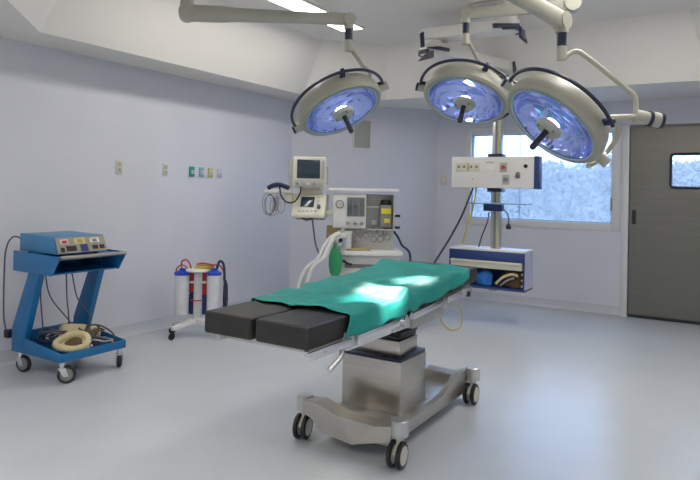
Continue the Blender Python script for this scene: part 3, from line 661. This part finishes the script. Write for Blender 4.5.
p0 = VM @ (V((.10, -.10, 1.15))+sl*.36+nrm*.001); nw = VM.to_3x3() @ nrm
MB().cyl(p0, p0+nw*.025, .019, seg=16).build('knob', BLACK, ve)
MB(MM).box((mx(324), .06, 1.14), (mx(333), .14, 1.19), .006).build('support_arm', IVORY, ve)
MB(VM).box((-.14, .02, 1.09), (.14, .20, 1.116), .004).build('bottom_plate', LGREY, ve)
MB(VM).box((-.10, .06, 1.345), (.10, .20, 1.405), .008).build('pedestal', IVORY, ve)
mo = thing('patient_monitor', MM @ V((mx(307), .05, 1.405)), 'ivory patient monitor with dark screen above the ventilator unit', 'monitor')
QM = MM @ Matrix.Translation((mx(307.5), .02, 1.406)) @ Matrix.Rotation(.10, 4, 'Z')
MB(QM).box((-.165, -.04, .0), (.165, .02, .315), .014).build('front_bezel', IVORY, mo)
MB(QM).prism([(-.15, .02, .01), (.15, .02, .01), (.15, .02, .30), (-.15, .02, .30)], (-.05, .26, 0), .012).build('rear_case', IVORY, mo)
MB(QM).box((-.125, -.046, .100), (.105, -.038, .285), .004).build('screen', DARKSCR, mo)
MB(QM).box((-.15, -.045, .012), (.135, -.038, .082), .003).build('control_strip', LGREY, mo)
for k, m_ in enumerate((TEALG, CABLEL, WHITE, MGREY, LGREY)): MB(QM).cyl((-.12+.055*k, -.05, .045), (-.12+.055*k, -.044, .045), .014, seg=12).build('port', m_, mo)
MB(QM).box((.118, -.046, .10), (.148, -.039, .28), .003).build('button_column', LGREY, mo)
MB(QM).tube([(.17, -.01, .05), (.185, -.01, .06), (.185, -.01, .20), (.17, -.01, .22)], .008, 6, 3).build('side_handle', LGREY, mo)
# side bracket with cuff and coiled leads
sb = thing('cable_bracket', MM @ V((mx(277), .1, 1.33)), 'ivory side bracket holding coiled leads left of the monitor', 'bracket')
MB(MM).box((mx(263), .04, mz(195.5)), (mx(291.2), .16, mz(192)), .006).build('shelf', IVORY, sb)
MB(MM).box((mx(274), .06, mz(213)), (mx(277), .10, mz(195.5)), .006).build('hook_post', LGREY, sb)
MB(MM).box((mx(283), .06, mz(206)), (mx(291.2), .14, mz(195.5)), .006).build('mount', IVORY, sb)
zc_ = mz(191)
cuff = thing('blood_pressure_cuff', MM @ V((mx(277), .1, zc_)), 'rolled navy blood pressure cuff with black tube on the side bracket', 'cuff')
(MB(MM).tube([(mx(266), .10, zc_+.008), (mx(271), .09, zc_+.035), (mx(277), .10, zc_+.045), (mx(283), .10, zc_+.03), (mx(287), .09, zc_+.012)], .024, 10, 5).build('cuff_roll', NAVY, cuff))
(MB(MM).tube([(mx(278), .03, zc_+.03), (mx(281), -.02, mz(199)), (mx(287), -.03, mz(204)), (mx(294), -.03, mz(203)), (mx(299), -.045, mz(195)), (mx(300), -.05, mz(188))], .008, 8).build('tube', BLACK, cuff))
for k in range(5):
    cx, cy, rx, rz = ((mx(267), mz(206), .055, .11), (mx(269), mz(207), .05, .10), (mx(271), mz(206.5), .065, .115), (mx(280), mz(206), .04, .09), (mx(275), mz(207), .05, .10))[k]
    pts = [(cx+rx*math.cos(a)*(1+.06*math.sin(3*a+k)), .03-.012*k+.01*math.sin(2*a), cy+rz*math.sin(a)) for a in [2*math.pi*q/16 for q in range(16)]]
    tag(MB(MM).tube(pts, .006, 6, 2, closed=True).build('coiled_lead', (CABLEL, CABLE, CABLEL, CABLEL, LGREY)[k]), 'coiled grey monitor lead hanging from the side bracket', 'cable', 'coiled leads on the side bracket')
(MB(MM).tube([(mx(300), .05, mz(219)), (mx(306), .03, mz(222)), (mx(311), .02, mz(220.5)), (mx(313), .02, mz(230)), (mx(315), .0, mz(243)), (mx(318), -.05, mz(252)), (mx(322), -.1, mz(258))], .008, 8).build('power_cable', CABLE, ve))
# ------------------------------------------------------------------ ceiling pendant
PX_, PY_ = -2.145, 6.55
pe = thing('service_pendant', (PX_, PY_, .40), 'ceiling service pendant with white socket panel, steel column and drawer box', 'pendant')
MB().box((PX_-.05, PY_-.045, .815), (PX_+.05, PY_+.045, 2.70), .012).build('column', ALU, pe)
MB().box((PX_-.012, PY_-.052, .815), (PX_+.010, PY_-.044, 2.70)).build('column_groove', MGREY, pe)
MB().box((PX_+.022, PY_-.052, .815), (PX_+.034, PY_-.044, 2.70)).build('column_strip', PALEY, pe)
px0, px1, pz0, pz1, py_ = -2.585, -1.705, 1.452, 1.775, 6.36
MB().box((px0, py_, pz0), (px1, PY_-.046, pz1), .006).build('socket_panel', PANELW, pe)
bx('panel_end', (px1, py_-.004, pz0-.004), (px1+.045, PY_-.046, pz1+.004), NAVYP, pe, .006)
for z in (pz0-.04, pz1): bx('collar', (PX_-.075, PY_-.10, z), (PX_+.075, PY_+.07, z+.04), NAVY, pe, .008)
def pp(fx, fz): return px0+(px1-px0)*fx, pz0+(pz1-pz0)*fz
def pplate(fx, fz, w_, h_, nm, m_, th=.006, y=py_): 
    x, z = pp(fx, fz); return bx(nm, (x-w_/2, y-th, z-h_/2), (x+w_/2, y-.0005, z+h_/2), m_, pe, .0015)
for fx in (.13, .285):
    pplate(fx, .66, .13, .09, 'socket_plate', IVORY)
    x, z = pp(fx, .68)
    for dx in (-.03, .03): MB().cyl((x+dx, py_-.010, z), (x+dx, py_-.0055, z), .014, seg=12).build('socket', MGREY, pe)
pplate(.21, .68, .022, .085, 'indicator', YELLOW)
pplate(.48, .62, .10, .07, 'label_plate', WHITE)
pplate(.48, .82, .08, .015, 'lettering_strip', LGREY, .002)
for fx, fz, m_ in ((.645, .66, RED), (.675, .27, MGREY)):
    pplate(fx, fz, .075, .10, 'gas_plate', LGREY); x, z = pp(fx, fz)
    MB().cyl((x, py_-.022, z), (x, py_-.0065, z), .022, seg=16).build('gas_port', m_, pe)
x, z = pp(.815, .44); MB().lathe([(0, .05), (.008, .05), (.026, .005), (.026, 0), (0, 0)], frame_to((x, py_, z), (0, -1, .0)), 14).build('bell_port', MGREY, pe)
bx('bell_base', (x-.028, py_-.006, z-.04), (x+.028, py_-.0005, z-.02), MGREY, pe, .001)
x, z = pp(.905, .70); MB().cyl((x, py_-.012, z), (x, py_-.0005, z), .020, seg=16).build('black_socket', BLACK, pe)
x, z = pp(.27, .28); MB().cyl((x, py_-.006, z), (x, py_-.0005, z), .007, seg=10).build('screw', ELECY, pe)
# small tablet shelf with clamp
bx('tablet', (-2.37, 6.30, 1.285), (-1.74, 6.44, 1.297), PALEB, pe, .003)
bx('clamp', (PX_-.10, PY_-.14, 1.21), (PX_+.10, PY_-.0452, 1.285), NAVYP, pe, .01)
# drawer box (hollow)
bx0, bx1, by0, by1, bz0, bz1 = -2.60, -1.785, 6.38, 6.69, .40, .815
bx('box_top', (bx0, by0, bz1-.022), (bx1, by1, bz1), WHITE, pe, .004)
bx('box_bottom', (bx0, by0, bz0), (bx1, by1, bz0+.02), NAVYP, pe, .002)
bx('box_back', (bx0+.015, by1-.015, bz0+.02), (bx1-.015, by1, bz1-.022), NAVYP, pe)
bx('box_side', (bx0, by0, bz0+.02), (bx0+.016, by1, bz1-.022), NAVYP, pe); bx('box_side', (bx1-.016, by0, bz0+.02), (bx1, by1, bz1-.022), LAV, pe)
bx('box_edge', (bx1-.018, by0-.006, bz0), (bx1, by0, bz1-.022), NAVYP, pe)
bx('box_fascia', (bx0, by0-.004, bz1-.12), (bx1-.018, by0+.012, bz1-.022), NAVYP, pe, .002)
dr = bx('drawer', (bx0+.018, by0-.008, bz1-.20), (bx1-.03, by1-.05, bz1-.122), CREAM, pe, .006)
bx('drawer_pull', (bx0+.018, by0-.026, bz1-.145), (bx1-.03, by0-.008, bz1-.132), CREAM, dr, .003)
bx('foot_bracket', (PX_-.02, by0+.02, bz0-.02), (PX_+.05, by0+.12, bz0-.0005), LGREY, pe, .003)
for k in range(3): MB().cyl((bx1-.026, by0-.004, bz0+.06+.06*k), (bx1-.026, by0+.004, bz0+.06+.06*k), .010, seg=10).build('latch_dot', LGREY, pe)
def lump(name, c, r, m_, lab, cat, seed):
    rnd = random.Random(seed); t = bmesh.new(); bmesh.ops.create_icosphere(t, subdivisions=3, radius=1)
    ph = [rnd.uniform(0, 6) for _ in range(4)]
    for v in t.verts:
        f_ = 1+.10*math.sin(4*v.co.x+ph[0])+.09*math.sin(6*v.co.z+ph[1])+.06*math.sin(9*v.co.y+ph[2])
        v.co = V((v.co.x*r[0]*f_, v.co.y*r[1]*f_, max(v.co.z*r[2]*f_, -r[2]*.8)))
    tag(MB().join(t, Matrix.Translation(V(c))).build(name, m_), lab, cat)
lump('wrapped_pack', (-2.23, 6.47, .495), (.095, .05, .09), BLUEB, 'crumpled blue wrapped pack in the pendant box', 'pack', 1)
lump('brown_bag', (-1.93, 6.50, .505), (.115, .07, .10), BROWNB, 'brown soft bag in the pendant box', 'bag', 2)
tag(MB().tube([(-2.09, 6.41, .46), (-2.02, 6.405, .53), (-1.93, 6.40, .57), (-1.86, 6.40, .56)], .014, 8, 4).build('cream_strap', PEDAL), 'cream strap draped across the brown bag', 'strap')
tag(MB().tube([(-2.05, 6.43, .44), (-1.98, 6.42, .50), (-1.90, 6.41, .535)], .010, 8, 4).build('pale_hose', CABLEL), 'pale short hose lying beside the brown bag', 'hose')
# pendant cords
(MB().tube([(-2.36, 6.42, 1.452), (-2.39, 6.41, 1.37), (-2.46, 6.36, 1.15), (-2.56, 6.30, .92), (-2.66, 6.20, .70), (-2.73, 6.1, .50), (-2.75, 6.0, .2), (-2.74, 5.95, .012)], .011, 8).build('supply_cord', CORDB, pe))
(MB().tube([(-2.33, 6.43, 1.452), (-2.34, 6.42, 1.34), (-2.37, 6.38, 1.15), (-2.42, 6.36, .95), (-2.44, 6.35, .86)], .009, 8).build('supply_cord', CORDY, pe, label='yellow cord'))
(MB().tube([(-2.18, 6.42, 1.20), (-2.19, 6.40, 1.10), (-2.24, 6.38, .95), (-2.27, 6.37, .83)], .007, 8).build('clamp_cord', CORDB, pe))
t = thing('hanging_plug', (-1.97, 6.40, 1.05), 'black plug dangling on a short lead from the pendant clamp', 'plug')
MB().tube([(-2.02, 6.42, 1.23), (-1.985, 6.40, 1.20), (-1.965, 6.40, 1.14), (-1.965, 6.40, 1.08)], .007, 8).build('lead', CORDB, t)
MB().lathe([(0, 0), (.022, .002), (.028, .02), (.02, .05), (.01, .06), (0, .06)], Matrix.Translation((-1.965, 6.40, 1.03)), 14).build('plug', BLACK, t)
# pendant arms under the ceiling
J3 = V((PX_, PY_, 2.70)); J1 = atZ(432, 47, 2.78); J2 = atZ(507, 25, 2.90)
def flat_arm(mb, a, b_, w_, h_, z):
    a, b_ = V((a.x, a.y, z)), V((b_.x, b_.y, z)); d_ = (b_-a).normalized(); q = V((-d_.y, d_.x, 0)); pts = []
    for k in range(9): an = math.pi/2+math.pi*k/8; pts.append(a+(d_*math.cos(an)+q*math.sin(an))*w_)
    for k in range(9): an = -math.pi/2+math.pi*k/8; pts.append(b_+(d_*math.cos(an)+q*math.sin(an))*w_)
    return mb.prism(pts, (0, 0, h_), .01)
pa = pe
flat_arm(MB(), J1, J3, .115, .10, 2.702).build('lower_arm', CEIL, pa)
flat_arm(MB(), J2, J1, .115, .10, 2.835).build('upper_arm', CEIL, pa)
MB().cyl((J1.x, J1.y, 2.80), (J1.x, J1.y, 2.84), .09, seg=24).build('elbow', CEIL, pa)
MB().cyl((J2.x, J2.y, 2.93), (J2.x, J2.y, ZC-.001), .09, seg=24).build('ceiling_post', CEIL, pa)
def cover(c, ang0, ang1, r, z0, z1, nm='end_cover'):
    pr = [(r, z0), (r+.012, z0), (r+.014, z1), (r, z1), (r, z0)]
    MB().lathe(pr, Matrix.Translation((c.x, c.y, 0)), 16, ang0, ang1).build(nm, NAVY, pa)
def blade(c, px, py, px2, py2, px3, py3, px4, py4, m_=NAVY):
    """dark brake flap standing at the arm end, drawn in the plane through c that faces the room"""
    dpt = (c-CAM).dot(FW)-.17; P4 = [atD(a, b_, dpt) for a, b_ in ((px, py), (px2, py2), (px3, py3), (px4, py4))]
    MB().prism(P4, FW*.05, .006).build('brake_flap', m_, pa)
cover(J1, 2.6, 4.9, .118, 2.70, 2.735); cover(J2, -1.6, 1.2, .118, 2.83, 2.868)
blade(J1, 420, 33, 424, 31, 425, 46, 421, 47)
blade(J1, 418, 61, 428, 51, 434, 50, 434, 57, MAUVE)
blade(J1, 427, 47, 439, 46, 450, 48, 450, 51)
blade(J2, 493, 23, 520, 23, 520, 26, 494, 27)
blade(J2, 520, 27, 525, 30, 528, 43, 520, 36)
blade(J3, 513, 61, 515, 61, 517, 70, 514, 74)
blade(J3, 492, 73, 500, 76, 510, 74, 506, 79)
# ------------------------------------------------------------------ surgical lamps
MA = V((-1.95, 3.35, 0))                        # ceiling mast
ms = thing('lamp_mast', (MA.x, MA.y, 2.72), 'central ceiling mast carrying the three surgical lamp arms', 'mast')
MB().cyl((MA.x, MA.y, 2.902), (MA.x, MA.y, ZC-.03), .055, seg=24).build('tube', LAMPH, ms)
MB().lathe([(.06, ZC-.09), (.16, ZC-.06), (.18, ZC-.001), (0, ZC-.001)], Matrix.Translation((MA.x, MA.y, 0)), 28).build('ceiling_cover', LAMPH, ms)
def lamp(lab, px, py, t_, mdir, cosv, B, E, ext_z, stem_pts, spot, right_pivot_only=False, aim=None, power=1., tubes=(), arc=(-104, 104), brackets=(-100, 14, 100), armr=(.05, .036)):
    c = atD(px, py, t_); v = ray(px, py).normalized()
    dx, dy = mdir; l = math.hypot(dx, dy); img = (RT*(dx/l)-UP*(dy/l)); img = (img-v*img.dot(v)).normalized()
    n = (-v*cosv+img*math.sqrt(1-cosv*cosv)).normalized()
    e = -(img-n*img.dot(n)).normalized(); s = e.cross(n)
    M = Matrix((s, e, -n)).transposed().to_4x4()          # local z = back of the lamp (away from the light)
    if M.determinant() < 0: s = -s; M = Matrix((s, e, -n)).transposed().to_4x4()
    M.translation = c
    t = thing('surgical_lamp', c, lab, 'surgical lamp')
    h = MB().lathe([(.254, .0), (.285, -.004), (.298, .012), (.300, .05), (.285, .10), (.245, .145), (.17, .17), (0, .178)], M, 48).build('housing', HOUS, t)
    MB().lathe([(.2545, -.002), (.258, -.006), (.262, -.004), (.262, .0)], M, 48).build('rim_seal', PALEB, h)
    r_ = MB().lathe([(.253, .006), (.235, .045), (.19, .085), (.12, .110), (.05, .118), (0, .118)], M, 48).build('reflector', REFL, t)
    MB().lathe([(0, -.012), (.042, -.012), (.042, .018), (0, .024)], M, 16).build('bulb', BULB, t)
    MB().lathe([(0, -.012), (.15, -.006), (.2535, .0)], M, 48).build('glass_cover', LGLASS, t)
    hb = MB().lathe([(0, -.045), (.045, -.043), (.07, -.034), (.078, -.022), (.078, -.0125), (0, -.0125)], M, 24).build('centre_disc', LAMPH, t)
    for a in (0, 2.1, 4.2): MB().lathe([(0, -.05), (.007, -.05), (.008, -.035)], M @ Matrix.Translation((.055*math.cos(a), .055*math.sin(a), 0)), 8).build('screw', MGREY, hb)
    MB().lathe([(0, -.175), (.014, -.174), (.018, -.165), (.016, -.06), (.019, -.044), (0, -.044)], M, 16).build('handle', BLACK, t)
    # bail rail round the near half
    rr, zz = .335, .072
    pts = [M @ V((rr*math.sin(math.radians(a)), rr*math.cos(math.radians(a)), zz+.02*math.cos(math.radians(a)))) for a in range(arc[0], arc[1]+1, 8)]
    rail = MB().tube(pts, .0105, 8, 2).build('bail_rail', NAVY, t)
    for a in brackets:
        q = math.radians(a); o = V((math.sin(q), math.cos(q), 0)); w3 = V((math.cos(q), -math.sin(q), 0))*.022
        MB(M).prism([o*.27+V((0, 0, .07))-w3, o*.27+V((0, 0, .07))+w3, o*.345+V((0, 0, zz+.02*math.cos(q)))+w3*.6, o*.345+V((0, 0, zz+.02*math.cos(q)))-w3*.6], (0, 0, .022), .004).build('rail_bracket', NAVY, rail)
    # side pivots and yoke round the back
    for sg in (-1, 1):
        MB(M).cyl((sg*.285, -.05, .06), (sg*.345, -.05, .06), .028, seg=16).build('pivot', LAMPH, t)
        MB(M).cyl((sg*.345, -.05, .06), (sg*.362, -.05, .06), .030, seg=16).build('pivot_cap', NAVY if sg > 0 else LAMPH, t)
    yk = [M @ V((.352*math.cos(a), -.05-.30*math.sin(a)*.75, .06+.20*math.sin(a))) for a in [math.pi*k/12 for k in range(13)]]
    MB().tube(yk, .015, 8, 2).build('yoke', LAMPH, t)
    # stem from the drop joint
    Bp = atD(*B); low = atD(B[0]-3.5*0, B[1]+32, B[2])
    low = V((Bp.x, Bp.y, Bp.z-.205))
    tops = [low+V((0, 0, .03)), low]+[atD(*q) for q in stem_pts]
    if not tubes: tops.append(yk[3])
    MB().tube(tops, .0145, 10, 5).build('stem', LAMPH, t)
    for pts3, rad in tubes: MB().tube([atD(*q) for q in pts3], rad, 10, 5).build('stem', LAMPH, t)
    MB().cyl(Bp-V((0, 0, .14)), Bp-V((0, 0, .215)), .027, seg=18).build('collar', LAMPH, t)
    MB().cyl(Bp-V((0, 0, .065)), Bp-V((0, 0, .142)), .026, seg=18).build('sleeve', NAVY, t)
    # spring arm
    Ep = atD(*E); d_ = (Bp-Ep).normalized(); sd = d_.cross(V((0, 0, 1))).normalized(); u_ = sd.cross(d_)
    arm = MB(); L = (Bp-Ep).length
    sect = []
    for f_, hh in ((0, armr[0]), (.2, armr[0]*.98), (.3, armr[0]*.82), (.75, armr[1]), (.9, armr[1]*1.08), (1, armr[1]*1.05)):
        sect.append((Ep+d_*L*f_, hh))
    tm = bmesh.new(); rings = []
    for p, hh in sect: rings.append([tm.verts.new(p+sd*x*hh*.62+u_*z*hh) for x, z in ((-1, -.7), (-.7, -1), (.7, -1), (1, -.7), (1, .7), (.7, 1), (-.7, 1), (-1, .7))])
    for A, B2 in zip(rings, rings[1:]):
        for k in range(8): tm.faces.new((A[k], A[(k+1) % 8], B2[(k+1) % 8], B2[k]))
    tm.faces.new(rings[0][::-1]); tm.faces.new(rings[-1]); arm.join(tm); arm.build('spring_arm', LAMPH, t)
    MB().cyl(Ep-sd*.045, Ep+sd*.045, armr[0]*1.05, seg=24).build('elbow_joint', LAMPH, t)
    MB().cyl(Bp-sd*.034, Bp+sd*.034, armr[1]*1.15, seg=24).cyl(Bp, Bp-V((0, 0, .066)), .034, seg=20).build('end_joint', LAMPH, t)
    # elbow riser and extension arm to the mast
    MB().cyl(Ep+V((0, 0, .0)), V((Ep.x, Ep.y, ext_z+.03)), .042, seg=20).build('riser', LAMPH, t)
    flat_arm(MB(), V((MA.x, MA.y, 0)), Ep, .055, .07, ext_z).build('extension_arm', LAMPH, t)
    # light
    ld = bpy.data.lights.new('lamp_light', 'SPOT'); ld.energy = SPOT_POWER*power; ld.spot_size = math.radians(spot); ld.spot_blend = .7; ld.shadow_soft_size = .05; ld.color = (1, .98, .94)
    lo = bpy.data.objects.new('lamp_light', ld); COL.objects.link(lo); lo.parent = t
    off_ = n*.19
    lo.location = off_; tgt = (V(aim)-(c+off_)) if aim else n
    lo.rotation_euler = tgt.to_track_quat('-Z', 'Y').to_euler(); WLOC[lo] = c+off_
    return t
lamp('round surgical lamp on a long single arm nearest the left wall', 342, 111.5, 4.3, (.43, .905), .46, (349, 19.5, 4.25), (187, 13, 4.0), 2.755, [(350, 48, 4.27), (361, 64, 4.45), (367, 80, 4.55)], 13, power=.8, aim=(-1.56, 2.92, .87), arc=(-98, 110), brackets=(-96, -20, 108))
lamp('round surgical lamp hanging between the two others, before the pendant column', 465, 101.5, 4.4, (-.26, .965), .56, (466, 14, 4.45), (573, 4, 4.25), 2.83, [(468, 41, 4.45), (480, 64, 4.62), (488, 80, 4.72)], 11, power=.9, aim=(-1.57, 3.33, .89), arc=(-128, 96), brackets=(-126, -14, 95))
lamp('steeply tilted surgical lamp with side counterweight in front of the window', 551, 126, 3.45, (-.66, .75), .46, (562, 21, 3.45), (478, -28, 3.0), 2.68, [(575, 51.5, 3.46), (588, 58, 3.47), (624, 87, 3.5), (635, 97, 3.5), (636, 117, 3.5)], 13, power=1., aim=(-1.50, 2.78, .86), arc=(-44, 104), brackets=(-40, 98),
     tubes=([[(637, 117, 3.5), (622, 117.5, 3.5), (606, 118, 3.52)], .019], [[(613, 121, 3.52), (619, 131, 3.55), (611, 147, 3.58), (597, 161, 3.56), (588, 166, 3.5)], .0145]), armr=(.055, .042))
cw = [atD(641, 117, 3.5), atD(648, 118.5, 3.5), atD(651, 119, 3.5), atD(659, 120.5, 3.5), atD(662, 121, 3.5)]
l3 = [o for o in bpy.data.objects if o.name.startswith('surgical_lamp')][-1]
l3 = bpy.data.objects['surgical_lamp.002']
MB().cyl(cw[0]-(cw[1]-cw[0])*.9, cw[1], .036, seg=20).build('counterweight', LAMPH, l3)
MB().cyl(cw[1], cw[2], .045, seg=20).build('counterweight_band', NAVY, l3)
MB().cyl(cw[2], cw[3], .042, seg=20).build('counterweight_end', LAMPH, l3)
MB().cyl(cw[3], cw[4], .045, seg=20).build('counterweight_band', NAVY, l3)
l2 = bpy.data.objects['surgical_lamp.001']
MB().tube([atD(468, 6, 4.45), atD(480, 2.5, 4.42), atD(500, -1, 4.38), atD(530, -3, 4.34), atD(560, -1, 4.28)], .009, 8, 4).build('arm_cable', LAMPH, l2)
